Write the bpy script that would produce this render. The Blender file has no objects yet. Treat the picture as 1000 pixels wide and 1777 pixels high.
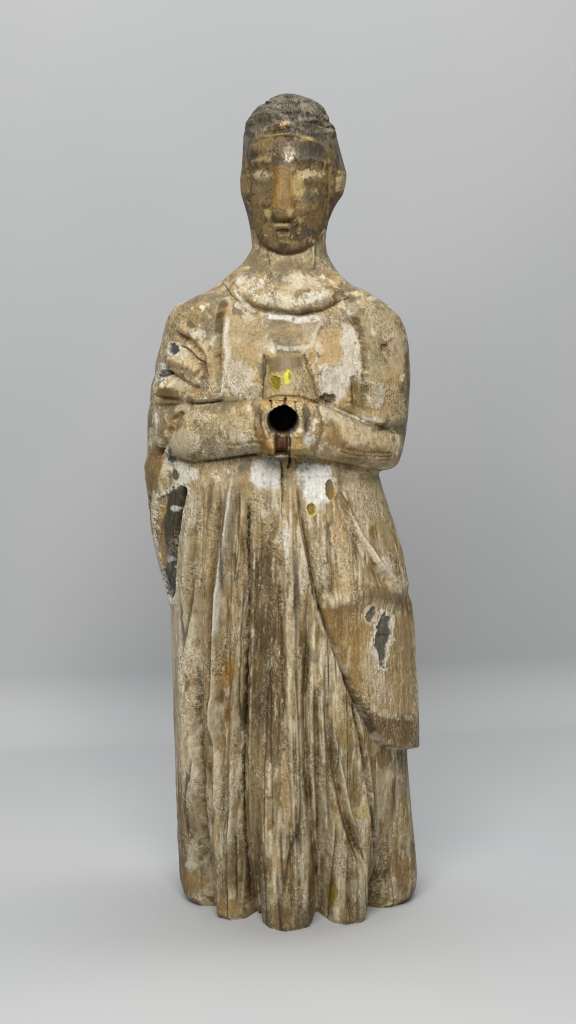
import bpy, math
import numpy as np
from mathutils import Vector

# ------------------------------------------------------------------ scale and camera
S = 0.0006                      # metres per template unit (the statue is about 0.87 m tall)
D = 2600.0                      # camera distance in template units
PITCH = math.radians(8.0)
F = D / math.cos(PITCH)
CX0, CY0 = 500.0, 888.5
BASE_V = 1547.0
H = D * math.tan(math.atan((BASE_V - CY0) / F) + PITCH)

scene = bpy.context.scene
col = scene.collection
cam_data = bpy.data.cameras.new("camera")
cam_data.sensor_fit = 'VERTICAL'
cam_data.sensor_height = 24.0
cam_data.lens = 24.0 * F / 1777.0
cam_data.clip_start = 0.05
cam_data.clip_end = 100.0
cam = bpy.data.objects.new("camera", cam_data)
col.objects.link(cam)
cam.location = (0.0, -D * S, H * S)
cam.rotation_euler = (math.pi / 2 - PITCH, 0.0, 0.0)
scene.camera = cam

# ------------------------------------------------------------------ light and exposure
world = bpy.data.worlds.new("World")
scene.world = world
world.use_nodes = True
bg = world.node_tree.nodes["Background"]
bg.inputs["Color"].default_value = (0.86, 0.93, 1.0, 1.0)
bg.inputs["Strength"].default_value = 0.11


def area(name, loc, target, size, size_y, power, colour):
    ld = bpy.data.lights.new(name, 'AREA')
    ld.shape = 'RECTANGLE'
    ld.size, ld.size_y = size, size_y
    ld.energy = power
    ld.color = colour
    o = bpy.data.objects.new(name, ld)
    col.objects.link(o)
    o.location = loc
    d = Vector(target) - Vector(loc)
    o.rotation_euler = d.to_track_quat('-Z', 'Y').to_euler()
    return o


area("softbox", (-0.14, -1.35, 1.42), (0.0, 0.0, 0.42), 1.15, 0.7, 30.0, (1.0, 0.985, 0.955))
area("ceiling_lamp", (0.22, 0.20, 2.30), (0.22, 0.20, 0.0), 1.9, 0.45, 23.0, (1.0, 0.99, 0.97))
scene.view_settings.view_transform = 'Standard'
scene.view_settings.look = 'None'
scene.view_settings.exposure = 0.0
scene.view_settings.gamma = 1.0
scene.render.engine = 'CYCLES'
scene.cycles.use_denoising = True
scene.cycles.max_bounces = 6
scene.cycles.filter_width = 1.1

# ------------------------------------------------------------------ helpers
F32 = np.float32


def smooth(a, b, x):
    t = np.clip((x - a) / (b - a), 0.0, 1.0)
    return t * t * (3 - 2 * t)


_rng = np.random.RandomState(7)
_perm = _rng.permutation(256).astype(np.int32)
_perm = np.concatenate([_perm, _perm])
_g = _rng.normal(size=(256, 3))
_g = (_g / np.linalg.norm(_g, axis=1)[:, None]).astype(F32)


def gnoise(x, y, z):
    xi, yi, zi = np.floor(x), np.floor(y), np.floor(z)
    fx, fy, fz = (x - xi).astype(F32), (y - yi).astype(F32), (z - zi).astype(F32)
    xi, yi, zi = xi.astype(np.int32) & 255, yi.astype(np.int32) & 255, zi.astype(np.int32) & 255
    ux, uy, uz = [f * f * f * (f * (f * 6 - 15) + 10) for f in (fx, fy, fz)]
    out = np.zeros_like(fx)
    for dx in (0, 1):
        px = _perm[(xi + dx) & 255]
        wx = ux if dx else 1 - ux
        for dy in (0, 1):
            py = _perm[px + ((yi + dy) & 255)]
            wxy = wx * (uy if dy else 1 - uy)
            for dz in (0, 1):
                g = _g[_perm[py + ((zi + dz) & 255)]]
                out += wxy * (uz if dz else 1 - uz) * (g[:, 0] * (fx - dx) + g[:, 1] * (fy - dy) + g[:, 2] * (fz - dz))
    return out * 1.6


def fbm(P, scale, octaves=3, stretch=1.0, seed=0.0, gain=0.55):
    o = np.zeros(len(P), F32)
    a, f, tot = 1.0, 1.0 / scale, 0.0
    for k in range(octaves):
        o += a * gnoise(P[:, 0] * f + seed * 17.3 + k * 5.1, P[:, 1] * f + seed * 3.7 + k * 9.2, P[:, 2] * f / stretch + seed * 11.9)
        tot += a * a
        a *= gain
        f *= 2.03
    return o / math.sqrt(tot)


def project(x, y, z):
    """template units of the point (x, y, z): where it falls on the statue's front elevation"""
    yy = y + D
    zz = z - H
    c, s = math.cos(PITCH), math.sin(PITCH)
    depth = yy * c - zz * s
    up = yy * s + zz * c
    return CX0 + F * x / depth, CY0 - F * up / depth


def row_z(v):
    return H - D * np.tan(np.arctan((v - CY0) / F) + PITCH)


def lin(c):
    c = np.array(c, float) / 255.0
    return np.where(c <= 0.04045, c / 12.92, ((c + 0.055) / 1.055) ** 2.4)


# ------------------------------------------------------------------ materials
def nodes_of(m):
    m.use_nodes = True
    nt = m.node_tree
    nt.nodes.clear()
    out = nt.nodes.new("ShaderNodeOutputMaterial")
    b = nt.nodes.new("ShaderNodeBsdfPrincipled")
    nt.links.new(b.outputs[0], out.inputs[0])
    return nt, b


def patina_material():
    m = bpy.data.materials.new("weathered_polychrome_wood")
    nt, b = nodes_of(m)
    N, L = nt.nodes.new, nt.links.new
    att = N("ShaderNodeAttribute"); att.attribute_name = "patina"
    tc = N("ShaderNodeTexCoord")
    mp = N("ShaderNodeMapping"); mp.inputs["Scale"].default_value = (1, 1, 0.22)
    L(tc.outputs["Object"], mp.inputs[0])
    n1 = N("ShaderNodeTexNoise"); n1.inputs["Scale"].default_value = 420; n1.inputs["Detail"].default_value = 4
    L(tc.outputs["Object"], n1.inputs["Vector"])
    n2 = N("ShaderNodeTexNoise"); n2.inputs["Scale"].default_value = 520; n2.inputs["Detail"].default_value = 3
    L(mp.outputs[0], n2.inputs["Vector"])
    mx = N("ShaderNodeMath"); mx.operation = 'ADD'
    L(n1.outputs[0], mx.inputs[0]); L(n2.outputs[0], mx.inputs[1])
    mr = N("ShaderNodeMapRange")
    mr.inputs["From Min"].default_value = 0.65; mr.inputs["From Max"].default_value = 1.35
    mr.inputs["To Min"].default_value = 0.78; mr.inputs["To Max"].default_value = 1.22
    L(mx.outputs[0], mr.inputs[0])
    hs = N("ShaderNodeMix"); hs.data_type = 'RGBA'; hs.blend_type = 'MULTIPLY'
    hs.inputs["Factor"].default_value = 1.0
    L(att.outputs["Color"], hs.inputs["A"])
    L(mr.outputs[0], hs.inputs["B"])
    L(hs.outputs["Result"], b.inputs["Base Color"])
    b.inputs["Roughness"].default_value = 0.62
    b.inputs["Specular IOR Level"].default_value = 0.5
    rr = N("ShaderNodeMapRange")
    rr.inputs["To Min"].default_value = 0.36; rr.inputs["To Max"].default_value = 0.72
    L(n1.outputs[0], rr.inputs[0]); L(rr.outputs[0], b.inputs["Roughness"])
    bp = N("ShaderNodeBump"); bp.inputs["Strength"].default_value = 0.3; bp.inputs["Distance"].default_value = 0.0012
    L(mx.outputs[0], bp.inputs["Height"])
    L(bp.outputs[0], b.inputs["Normal"])
    return m


def paper_material():
    m = bpy.data.materials.new("pale_grey_paper")
    nt, b = nodes_of(m)
    N, L = nt.nodes.new, nt.links.new
    tc = N("ShaderNodeTexCoord")
    n = N("ShaderNodeTexNoise"); n.inputs["Scale"].default_value = 1.7; n.inputs["Detail"].default_value = 2
    L(tc.outputs["Object"], n.inputs["Vector"])
    cr = N("ShaderNodeValToRGB")
    cr.color_ramp.elements[0].position = 0.3; cr.color_ramp.elements[1].position = 0.7
    cr.color_ramp.elements[0].color = (0.490, 0.503, 0.522, 1)
    cr.color_ramp.elements[1].color = (0.540, 0.545, 0.550, 1)
    L(n.outputs[0], cr.inputs[0]); L(cr.outputs[0], b.inputs["Base Color"])
    b.inputs["Roughness"].default_value = 0.8
    b.inputs["Specular IOR Level"].default_value = 0.25
    n2 = N("ShaderNodeTexNoise"); n2.inputs["Scale"].default_value = 900; n2.inputs["Detail"].default_value = 2
    L(tc.outputs["Object"], n2.inputs["Vector"])
    bp = N("ShaderNodeBump"); bp.inputs["Strength"].default_value = 0.08; bp.inputs["Distance"].default_value = 0.0004
    L(n2.outputs[0], bp.inputs["Height"]); L(bp.outputs[0], b.inputs["Normal"])
    return m


# ------------------------------------------------------------------ setting: floor sheet curving up into the backdrop
def sweep_sheet(name, prof, x0, x1, nx, mat):
    xs = np.linspace(x0, x1, nx)
    n = len(prof)
    v = [(x, y, z) for (y, z) in prof for x in xs]
    f = [(i * nx + j, i * nx + j + 1, (i + 1) * nx + j + 1, (i + 1) * nx + j) for i in range(n - 1) for j in range(nx - 1)]
    me = bpy.data.meshes.new(name)
    me.from_pydata(v, [], f)
    me.polygons.foreach_set("use_smooth", [True] * len(f))
    me.materials.append(mat)
    o = bpy.data.objects.new(name, me)
    col.objects.link(o)
    o["kind"] = "structure"
    o.rotation_euler.z = math.radians(8.0)          # the sheet hangs a little nearer on the left
    return o


paper = paper_material()
YW, RC = 0.645, 0.09
sweep_sheet("floor", [(-2.2 + 0.1 * i, 0.0) for i in range(int((YW - RC + 2.2) / 0.1) + 1)] + [(YW - RC, 0.0)], -2.4, 2.4, 25, paper)
arc = [(YW - RC + RC * math.sin(a), RC - RC * math.cos(a)) for a in np.linspace(0, math.pi / 2, 24)]
sweep_sheet("backdrop", arc + [(YW, RC + 0.1 * i) for i in range(1, 24)], -2.4, 2.4, 25, paper)

# ------------------------------------------------------------------ statue: base column
LEFT = [(163, 497), (165, 486), (172, 470), (185, 450), (200, 436), (215, 428), (240, 423), (290, 420), (310, 417), (335, 418), (355, 424),
        (375, 430), (400, 435), (430, 438), (445, 430), (460, 418), (475, 400), (490, 382), (499, 371), (510, 352), (523, 324), (529, 306),
        (545, 293), (560, 287), (600, 279), (630, 271), (650, 270), (668, 263), (700, 261), (720, 257), (760, 257), (790, 256), (806, 251),
        (830, 253), (870, 258), (930, 267), (990, 279), (1030, 291), (1050, 298), (1056, 299), (1100, 300), (1200, 302), (1350, 306),
        (1450, 309), (1515, 313), (1535, 319), (1548, 330)]
RIGHT = [(163, 505), (166, 520), (172, 538), (180, 553), (190, 562), (200, 568), (215, 577), (240, 586), (270, 593), (290, 598), (303, 600),
         (320, 597), (340, 592), (355, 583), (370, 576), (385, 570), (400, 567), (420, 565), (440, 568), (455, 575), (470, 585), (485, 600),
         (497, 612), (505, 628), (520, 655), (535, 680), (550, 693), (570, 703), (600, 709), (650, 712), (700, 710), (750, 705), (780, 699),
         (800, 690), (809, 678), (813, 660), (820, 656), (850, 664), (900, 677), (950, 687), (1000, 691), (1025, 692), (1040, 692),
         (1055, 693), (1100, 695), (1150, 697), (1200, 699), (1240, 702), (1270, 704), (1320, 707),
         (1370, 711), (1430, 716), (1480, 721), (1510, 723), (1530, 720), (1548, 706)]
DFRONT = [(163, 6), (166, 24), (172, 42), (185, 62), (200, 74), (240, 86), (300, 90), (340, 86), (370, 72), (400, 64), (440, 62), (470, 74),
          (500, 92), (545, 104), (600, 112), (690, 118), (800, 126), (900, 138), (1100, 152), (1300, 162), (1548, 168)]
DBACK = [(163, 6), (166, 24), (172, 42), (185, 62), (200, 76), (240, 88), (300, 92), (380, 84), (430, 78), (470, 86), (520, 104), (600, 116),
         (800, 124), (1100, 132), (1548, 140)]

V = np.concatenate([np.linspace(163.0, 172.0, 26)[:-1], np.linspace(172, 460, 300)[:-1], np.linspace(460, 1548, 960)])
NR = len(V)
vv = np.linspace(150, 1560, 2821)


def table(t, sig=3.0):
    a = np.interp(vv, *zip(*t))
    k = np.exp(-0.5 * (np.arange(-24, 25) * 0.5 / sig) ** 2)
    k /= k.sum()
    sm = np.convolve(np.pad(a, 24, mode='edge'), k, mode='valid')
    w = smooth(168, 176, vv)
    return np.interp(V, vv, a * (1 - w) + sm * w)


Lr, Rr, Df, Db = table(LEFT, 2.0), table(RIGHT, 2.0), table(DFRONT, 6), table(DBACK, 6)
Z = row_z(V)
Z[-1] = 0.0
Zc = np.maximum(Z, 0)
# half widths on the axis plane (perspective depth of each row there)
dep = D * math.cos(PITCH) - (Z - H) * math.sin(PITCH)
XL, XR = (Lr - CX0) * dep / F, (Rr - CX0) * dep / F
cxr, wr = 0.5 * (XL + XR), 0.5 * (XR - XL)
expo = np.interp(V, [163, 440, 540, 1548], [2.0, 2.05, 2.35, 2.25])
NF, NB = 580, 130
t = np.concatenate([np.linspace(math.pi, 2 * math.pi, NF, endpoint=False), np.linspace(0, math.pi, NB, endpoint=False)])
NC = len(t)
ct, st = np.cos(t)[None, :], np.sin(t)[None, :]
front_t = st < -1e-6
e = (2 / expo)[:, None]
dd = np.where(st < 0, Df[:, None], Db[:, None])
cs = np.sign(ct) * np.abs(ct) ** e
ss = np.sign(st) * np.abs(st) ** e
X0 = cxr[:, None] + wr[:, None] * cs
Y0 = dd * ss
Z0 = np.repeat(Z[:, None], NC, 1)
nx = np.sign(ct) * np.abs(ct) ** (2 - e) / np.maximum(wr[:, None], 1)
ny = np.sign(st) * np.abs(st) ** (2 - e) / np.maximum(dd, 1)
nl = np.sqrt(nx * nx + ny * ny) + 1e-9
nx, ny = nx / nl, ny / nl
X0, Y0, Z0, nx, ny = [a.ravel().astype(F32) for a in (X0, Y0, Z0, nx, ny)]
P0 = np.stack([X0, Y0, Z0], 1)
isfront = np.repeat(front_t, NR, 0).ravel()
facing = np.clip(-ny, 0, 1)
rowV = np.repeat(V[:, None], NC, 1).ravel().astype(F32)

# shared noise fields (3D, on the wood)
NA = fbm(P0, 13, 3, 1.3, 1)
NBg = fbm(P0, 42, 3, 1.4, 2)
NV = fbm(P0, 9, 3, 7.0, 3)
NVb = fbm(P0, 26, 3, 6.0, 4)
NS = fbm(P0, 5, 2, 1.2, 5)
NH = fbm(P0, 100, 2, 2.0, 6)
NM = fbm(P0, 24, 4, 1.2, 8, 0.7)
ROWW = smooth(790, 880, rowV).astype(F32)
NF1 = fbm(P0, 4.6, 3, 1.25, 21, 0.6) * (1 - ROWW) + fbm(P0, 3.6, 3, 6.0, 22, 0.6) * ROWW
NF2 = fbm(P0, 9.0, 3, 1.3, 23, 0.65) * (1 - ROWW) + fbm(P0, 6.5, 3, 5.0, 24, 0.65) * ROWW

idxF = np.nonzero(isfront)[0]
U = np.zeros(len(P0), F32)
W = np.zeros(len(P0), F32)
Hh = np.zeros(len(P0), F32)
HM = np.zeros(len(P0), F32)
CT = np.repeat(ct, NR, 0).ravel().astype(F32)


def pick(x0, x1, y0, y1):
    u, w = U[idxF], W[idxF]
    return idxF[(u > x0) & (u < x1) & (w > y0) & (w < y1)]


def bbox(pts, m):
    xs, ys = [p[0] for p in pts], [p[1] for p in pts]
    return pick(min(xs) - m, max(xs) + m, min(ys) - m, max(ys) + m)


def pl(pts, x, y):
    """distance, signed side (+ to the right of a line drawn downwards), and 0..1 along a polyline"""
    best = np.full(len(x), 1e9, F32)
    side = np.zeros(len(x), F32)
    tt = np.zeros(len(x), F32)
    seg = [math.dist(pts[i], pts[i + 1]) for i in range(len(pts) - 1)]
    tot, acc = sum(seg), 0.0
    for i in range(len(pts) - 1):
        ax, ay = pts[i]
        bx, by = pts[i + 1]
        ux, uy = bx - ax, by - ay
        q = np.clip(((x - ax) * ux + (y - ay) * uy) / (ux * ux + uy * uy + 1e-9), 0, 1)
        dx, dy = x - ax - q * ux, y - ay - q * uy
        d = np.sqrt(dx * dx + dy * dy)
        m = d < best
        best = np.where(m, d, best)
        side = np.where(m, np.sign(uy * dx - ux * dy), side)
        tt = np.where(m, (acc + q * seg[i]) / tot, tt)
        acc += seg[i]
    return best, side, tt


def ends(tt, a=0.12):
    return smooth(0, a, tt) * smooth(0, a, 1 - tt)


FOLDS = []


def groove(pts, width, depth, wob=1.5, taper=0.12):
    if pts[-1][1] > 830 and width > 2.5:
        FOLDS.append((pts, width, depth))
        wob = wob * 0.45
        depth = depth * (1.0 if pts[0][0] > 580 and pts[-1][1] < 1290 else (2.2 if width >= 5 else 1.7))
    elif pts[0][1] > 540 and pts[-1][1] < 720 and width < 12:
        depth = depth * 1.5
    s = bbox(pts, width * 3 + 4)
    d, _, tt = pl(pts, U[s] + wob * NA[s], W[s])
    Hh[s] -= depth * np.exp(-(d / width) ** 2) * (ends(tt, taper) if taper else 1)


def ridge(pts, width, height, wob=1.5, taper=0.12):
    groove(pts, width, -height, wob, taper)


def step(pts, height, w, fall, wob=1.5, taper=0.1, right=True):
    """one side of the line stands proud by height and eases back over fall"""
    s = bbox(pts, fall * 2.6)
    d, sd, tt = pl(pts, U[s] + wob * NA[s], W[s])
    q = d * sd * (1 if right else -1)
    Hh[s] += height * smooth(-w, w, q) * np.exp(-(np.maximum(q, 0) / fall) ** 2) * ends(tt, taper)


def poly_sd(pts, x, y):
    """signed distance to a closed outline, negative inside"""
    d, _, _ = pl(list(pts) + [pts[0]], x, y)
    ins = np.zeros(len(x), bool)
    n = len(pts)
    for i in range(n):
        ax, ay = pts[i]
        bx, by = pts[(i + 1) % n]
        if ay == by:
            continue
        c = ((ay > y) != (by > y)) & (x < (bx - ax) * (y - ay) / (by - ay) + ax)
        ins ^= c
    return np.where(ins, -d, d)


def plateau(pts, height, soft, wob=1.0):
    s = bbox(pts, soft + 4)
    sd = poly_sd(pts, U[s] + wob * NA[s], W[s] + wob * NS[s])
    h = height(U[s], W[s]) if callable(height) else height
    Hh[s] += h * smooth(soft * 0.4, -soft, sd)


def top(pts, height, soft, wob=1.0):
    """like plateau, but the taller of the two surfaces wins"""
    s = bbox(pts, soft + 4)
    sd = poly_sd(pts, U[s] + wob * NA[s], W[s] + wob * NS[s])
    m = np.sqrt(np.clip(1 - np.clip((sd + soft) / soft, 0, 1) ** 2, 0, 1)) * (sd < 0)
    Hh[s] = np.maximum(Hh[s], height(U[s], W[s]) * np.minimum(m * 1.02, 1) * (sd < 0))


def ell(cx, cy, rx, ry, x, y, rot=0.0):
    c, s_ = math.cos(rot), math.sin(rot)
    dx, dy = x - cx, y - cy
    return np.sqrt(((dx * c + dy * s_) / rx) ** 2 + ((-dx * s_ + dy * c) / ry) ** 2)


def bump(cx, cy, rx, ry, h, rot=0.0, p=2.0):
    m = max(rx, ry) * 2.2
    s = pick(cx - m, cx + m, cy - m, cy + m)
    q = ell(cx, cy, rx, ry, U[s] + NA[s], W[s] + NS[s], rot)
    Hh[s] += h * np.exp(-q ** p)


FACE = [(432, 252), (430, 300), (431, 345), (437, 385), (448, 412), (466, 432), (490, 443), (508, 442), (530, 434), (550, 415), (563, 392),
        (571, 360), (575, 320), (573, 280), (565, 252), (540, 238), (500, 231), (465, 235)]
FOREARM_R_UP = [(535, 694), (560, 703), (600, 722), (640, 738), (690, 752), (720, 758)]
FOREARM_R_LO = [(500, 790), (535, 790), (580, 800), (630, 812), (680, 817), (720, 812)]
FOREARM_L_UP = [(270, 712), (300, 706), (340, 702), (380, 698), (430, 696), (470, 691), (500, 690)]
FOREARM_L_LO = [(270, 772), (300, 792), (340, 799), (380, 795), (430, 786), (470, 788), (500, 790)]
HAND_TOP = [(464, 616), (497, 611), (528, 613), (540, 640), (556, 694), (540, 706), (455, 700), (457, 660)]
HAND_BLOCK = [(452, 700), (470, 692), (500, 690), (535, 694), (556, 712), (562, 745), (552, 775), (548, 793), (455, 792), (448, 770), (438, 735)]
MANTLE = [(512, 815), (520, 880), (530, 945), (546, 1030), (566, 1100), (598, 1175), (632, 1250), (655, 1290), (690, 1299), (790, 1300),
          (790, 1040), (720, 1040), (700, 1000), (690, 940), (672, 860), (660, 815)]
PLEAT_A = [(352, 820), (346, 900), (343, 1000), (342, 1150), (345, 1300), (352, 1450), (358, 1560)]
CRACK = [(433, 860), (431, 940), (431, 1020), (428, 1120), (424, 1220), (420, 1320), (419, 1400), (423, 1480), (427, 1540), (431, 1592)]
MID = [(489, 900), (492, 980), (494, 1060), (496, 1150), (499, 1260), (504, 1380), (509, 1480), (512, 1615)]
PLEAT_B = [(536, 1010), (534, 1120), (529, 1230), (532, 1340), (542, 1450), (551, 1590)]
PLEAT_C = [(612, 1215), (626, 1280), (636, 1340), (646, 1420), (651, 1500), (652, 1580)]
HEM = [(300, 1520), (312, 1530), (322, 1545), (336, 1553), (357, 1558), (360, 1578), (372, 1593), (398, 1599), (425, 1594), (436, 1585),
       (444, 1586), (450, 1600), (465, 1612), (490, 1620), (515, 1617), (538, 1611), (547, 1596), (553, 1588), (562, 1592), (580, 1604),
       (604, 1608), (625, 1604), (646, 1594), (650, 1582), (653, 1557), (672, 1559), (690, 1559), (708, 1551), (720, 1538), (730, 1515)]


def macro():
    """the carved volumes"""
    Hh[:] = 0
    f = idxF
    u, w = U[f], W[f]
    # face mask, chin and jaw standing forward of the neck
    s = bbox(FACE, 12)
    sd = poly_sd(FACE, U[s] + NS[s], W[s] + NS[s])
    base = np.interp(rowV[s], V, Df)
    Hh[s] += np.maximum(91 - 0.0018 * (W[s] - 330) ** 2 * (W[s] > 330) - base, 0) * smooth(2.5, -5.5, sd) * (0.25 + 0.75 * facing[s])
    # upper arms
    step([(603, 492), (613, 545), (627, 590), (633, 640), (631, 690), (645, 750)], 26, 9, 90, taper=0.05)
    step([(392, 512), (381, 560), (379, 620), (384, 700)], 24, 9, 95, taper=0.05, right=False)
    # forearms: rounded bands rising towards the joined hands
    for up, lo, amp in ((FOREARM_R_UP, FOREARM_R_LO, [(500, 60), (545, 66), (600, 52), (650, 36), (690, 18), (715, 2)]),
                        (FOREARM_L_UP, FOREARM_L_LO, [(262, 4), (290, 20), (340, 40), (400, 54), (450, 64), (500, 62)])):
        s = pick(min(p[0] for p in up), max(p[0] for p in up), 670, 840)
        a, b = np.interp(U[s], *zip(*up)), np.interp(U[s], *zip(*lo))
        q = (W[s] + 1.5 * NA[s] - a) / (b - a) * 2 - 1
        prof = np.sqrt(np.clip(1 - np.abs(q) ** 3.0, 0, 1))
        Hh[s] += np.interp(U[s], *zip(*amp)) * prof * np.where(U[s] > 480, smooth(492, 520, U[s]) if up is FOREARM_R_UP else smooth(508, 480, U[s]),
                                                               smooth(492, 520, U[s]) if up is FOREARM_R_UP else smooth(508, 480, U[s]))
    # joined hands
    top(HAND_TOP, lambda x, y: np.interp(y, [608, 650, 700], [36, 50, 58]) - 0.016 * (x - 500) ** 2, 10)
    top(HAND_BLOCK, lambda x, y: 74 - 0.0045 * (x - 500) ** 2 - np.abs((y - 742) / 52.0) ** 3 * 8, 17)
    # collar roll
    s = pick(395, 615, 455, 560)
    d, sd, tt = pl([(404, 474), (425, 504), (462, 521), (508, 526), (556, 516), (590, 498), (602, 480)], U[s] + 2 * NA[s], W[s] + 2 * NA[s])
    Hh[s] += 14 * np.sqrt(np.clip(1 - (d / 22) ** 2, 0, 1)) * np.clip(facing[s] * 1.6, 0, 1)
    # hem lobes, fading up the skirt
    s = pick(200, 800, 1000, 1640)
    edge = np.mean([np.interp(U[s] + o_, *zip(*HEM)) for o_ in (-4, -2, 0, 2, 4)], axis=0)
    yfront = D - H / np.tan(np.arctan((edge - CY0) / F) + PITCH)           # distance of the hem in front of the axis on the ground
    tgt = yfront - (-Y0[s])
    fade = smooth(330, 0, Z0[s]) ** 1.6
    Hh[s] += np.clip(tgt, -60, 40) * fade * facing[s]
    Hh[:] *= smooth(0.22, 0.68, facing)
    # mantle hanging from the wearer's left arm, standing proud of the skirt all the way round that side
    HM[:] = 0
    s = bbox(MANTLE, 20)
    sd = poly_sd(MANTLE, U[s], W[s])
    a_front = np.interp(W[s], [815, 900, 1100, 1200, 1299], [7, 12, 20, 26, 28])
    a_side = np.interp(W[s], [815, 1000, 1046, 1200, 1299], [0, 2, 22, 23, 22])
    k = smooth(0.05, 0.5, facing[s])
    lowm = smooth(640, 690, U[s])
    HM[s] = (a_side * (1 - k) + a_front * k) * (smooth(6, -13, sd) * (1 - lowm) + smooth(2, -5, sd) * lowm)
    bk = np.nonzero(~isfront & (rowV > 990) & (rowV < 1310))[0]
    HM[bk] = np.interp(rowV[bk], [1000, 1046, 1200, 1297, 1301], [2, 22, 23, 22, 0]) * smooth(-0.1, 0.35, CT[bk])
    Hh[:] += HM


for it in range(3):
    U[:], W[:] = project(X0 + nx * Hh, Y0 + ny * Hh, Z0)
    macro()
U[:], W[:] = project(X0 + nx * Hh, Y0 + ny * Hh, Z0)

# ------------------------------------------------------------------ statue: carved detail
bump(452, 318, 24, 20, -6); bump(535, 320, 28, 22, -6)                     # eye sockets
bump(455, 309, 17, 10, 6, 0.05, 3); bump(535, 312, 18, 10, 3, -0.05, 3)
ridge([(432, 284), (450, 279), (472, 283)], 6, 4); ridge([(512, 281), (535, 276), (564, 284)], 6, 4)
NOSE = [(477, 280), (507, 280), (510, 330), (515, 362), (509, 384), (472, 384), (465, 364), (472, 330)]
plateau(NOSE, lambda x, y: np.interp(y, [280, 320, 365, 384], [1.5, 4, 7.5, 9]) - 0.010 * (x - 491) ** 2, 8, 0.8)
bump(466, 371, 6, 8, 4, 0, 3); bump(513, 370, 6, 8, 3, 0, 3)
groove([(475, 386.5), (505, 386.5)], 2.6, 7, 0.4, 0.05)
ridge([(476, 391), (503, 391)], 4, 5, 0.5); groove([(480, 400), (501, 400)], 3, 5, 0.5, 0.2)
ridge([(480, 410), (506, 410)], 5, 4, 0.5); bump(496, 424, 18, 13, 6)
groove([(470, 392), (462, 410)], 4, 3); groove([(513, 390), (522, 412)], 4, 3)
ridge([(436, 246), (455, 236), (480, 232), (503, 232), (530, 240), (562, 252)], 3, 3)
groove([(436, 250), (455, 241), (480, 237), (503, 237)], 2.5, 2.5)
groove([(429, 290), (428, 330), (434, 365)], 2.5, 6); groove([(574, 285), (576, 330), (571, 365), (562, 392)], 2.5, 5)
bump(590, 322, 11, 32, 5, 0.12, 4); groove([(586, 302), (583, 325), (584, 345)], 3, 6)
s = np.nonzero((rowV < 300) & (W < 262))[0]
hq = smooth(246, 226, W[s])
Hh[s] += hq * (6.5 * gnoise(P0[s, 0] / 24 + 0.35 * NA[s], P0[s, 1] / 24, P0[s, 2] / 11.5 + 1.0 * NBg[s]) - 2.2 * smooth(0.12, 0.0, np.abs(NM[s])))
bump(494, 218, 10, 7, 5)
groove([(463, 440), (466, 465), (470, 485)], 3, 5, 2); ridge([(543, 415), (542, 445), (540, 470)], 4, 5, 2); groove([(549, 420), (550, 455)], 3, 4)
groove([(402, 486), (418, 517), (440, 533), (480, 543), (520, 545), (560, 538), (588, 524), (604, 503)], 4.5, 8, 3)
ridge([(407, 500), (425, 530), (450, 545)], 5, 5, 2)
groove([(462, 505), (500, 512), (545, 502), (575, 500), (585, 490)], 3, 3.5, 3)
# sleeves
groove([(300, 575), (328, 590), (350, 612), (357, 640)], 4, 6, 3); ridge([(306, 563), (335, 580), (358, 605), (364, 640)], 8, 6, 3)
groove([(316, 600), (336, 620), (355, 634), (357, 655), (345, 664)], 3.5, 6, 2); ridge([(298, 622), (325, 632), (346, 648)], 11, 9, 2)
groove([(283, 640), (305, 655), (330, 672), (350, 676)], 4.5, 8, 3); ridge([(275, 668), (310, 676), (345, 690)], 9, 5, 3)
groove([(268, 690), (300, 694), (340, 699)], 4, 6, 2)
groove([(384, 556), (382, 600), (384, 650), (380, 695)], 3, 6, 2)
groove([(268, 800), (290, 760), (300, 730), (320, 712)], 5, 9, 3)
groove([(603, 498), (612, 545), (626, 585), (631, 640), (628, 690)], 2.6, 5, 4)
groove([(613, 650), (617, 690), (622, 715)], 5, 7, 2); ridge([(604, 650), (608, 700)], 6, 4)
groove([(553, 688), (590, 712), (640, 733), (690, 748)], 3, 5, 3); groove([(560, 706), (600, 726), (650, 742)], 2.2, 3, 2)
for dy in (0, 9, 17):
    groove([(585, 775 + dy), (630, 785 + dy * 0.8), (688, 787 + dy * 0.7)], 2, 2.6, 3)
groove([(400, 776), (440, 768), (460, 772)], 3, 3, 2); groove([(355, 800), (400, 793), (450, 786)], 2.5, 4, 2)
bump(322, 770, 26, 24, 5, 0, 4)
# hands and the drilled socket
groove([(459, 612), (459, 650), (456, 690)], 2.6, 4, 0.6); groove([(526, 612), (536, 640), (552, 690)], 2.4, 6, 0.8)
plateau([(463, 618), (497, 613), (526, 616), (530, 640), (500, 646), (464, 650)], -7, 5)
groove([(458, 696), (480, 688), (520, 690), (553, 700)], 2.5, 4, 1)
groove([(449, 715), (452, 740), (458, 765)], 3, 5); ridge([(441, 722), (446, 752), (455, 780)], 4, 4)
groove([(526, 700), (533, 730), (532, 752)], 4, 4)
for pts in ([(469, 694), (470, 708)], [(495, 690), (493, 708)], [(514, 696), (513, 720)], [(503, 756), (503, 800), (499, 815)]):
    groove(pts, 1.6, 10, 0.4, 0.1)
plateau([(477, 755), (500, 755), (500, 790), (477, 790)], -24, 3, 0.3)
groove([(489, 793), (491, 830), (490, 900)], 1.6, 6, 2)
groove([(453, 698), (442, 718), (441, 745), (451, 770), (468, 789)], 4.5, 6, 1); groove([(549, 702), (560, 724), (561, 750), (554, 774), (546, 791)], 4, 5, 1)
ridge([(466, 702), (458, 722), (459, 744), (467, 764)], 5, 5, 1); ridge([(522, 702), (529, 722), (528, 744), (520, 762)], 5, 5, 1)
ridge([(466, 712), (452, 728), (455, 760)], 4, 2, 1); groove([(536, 706), (545, 728), (543, 760)], 3, 3, 1)
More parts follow.
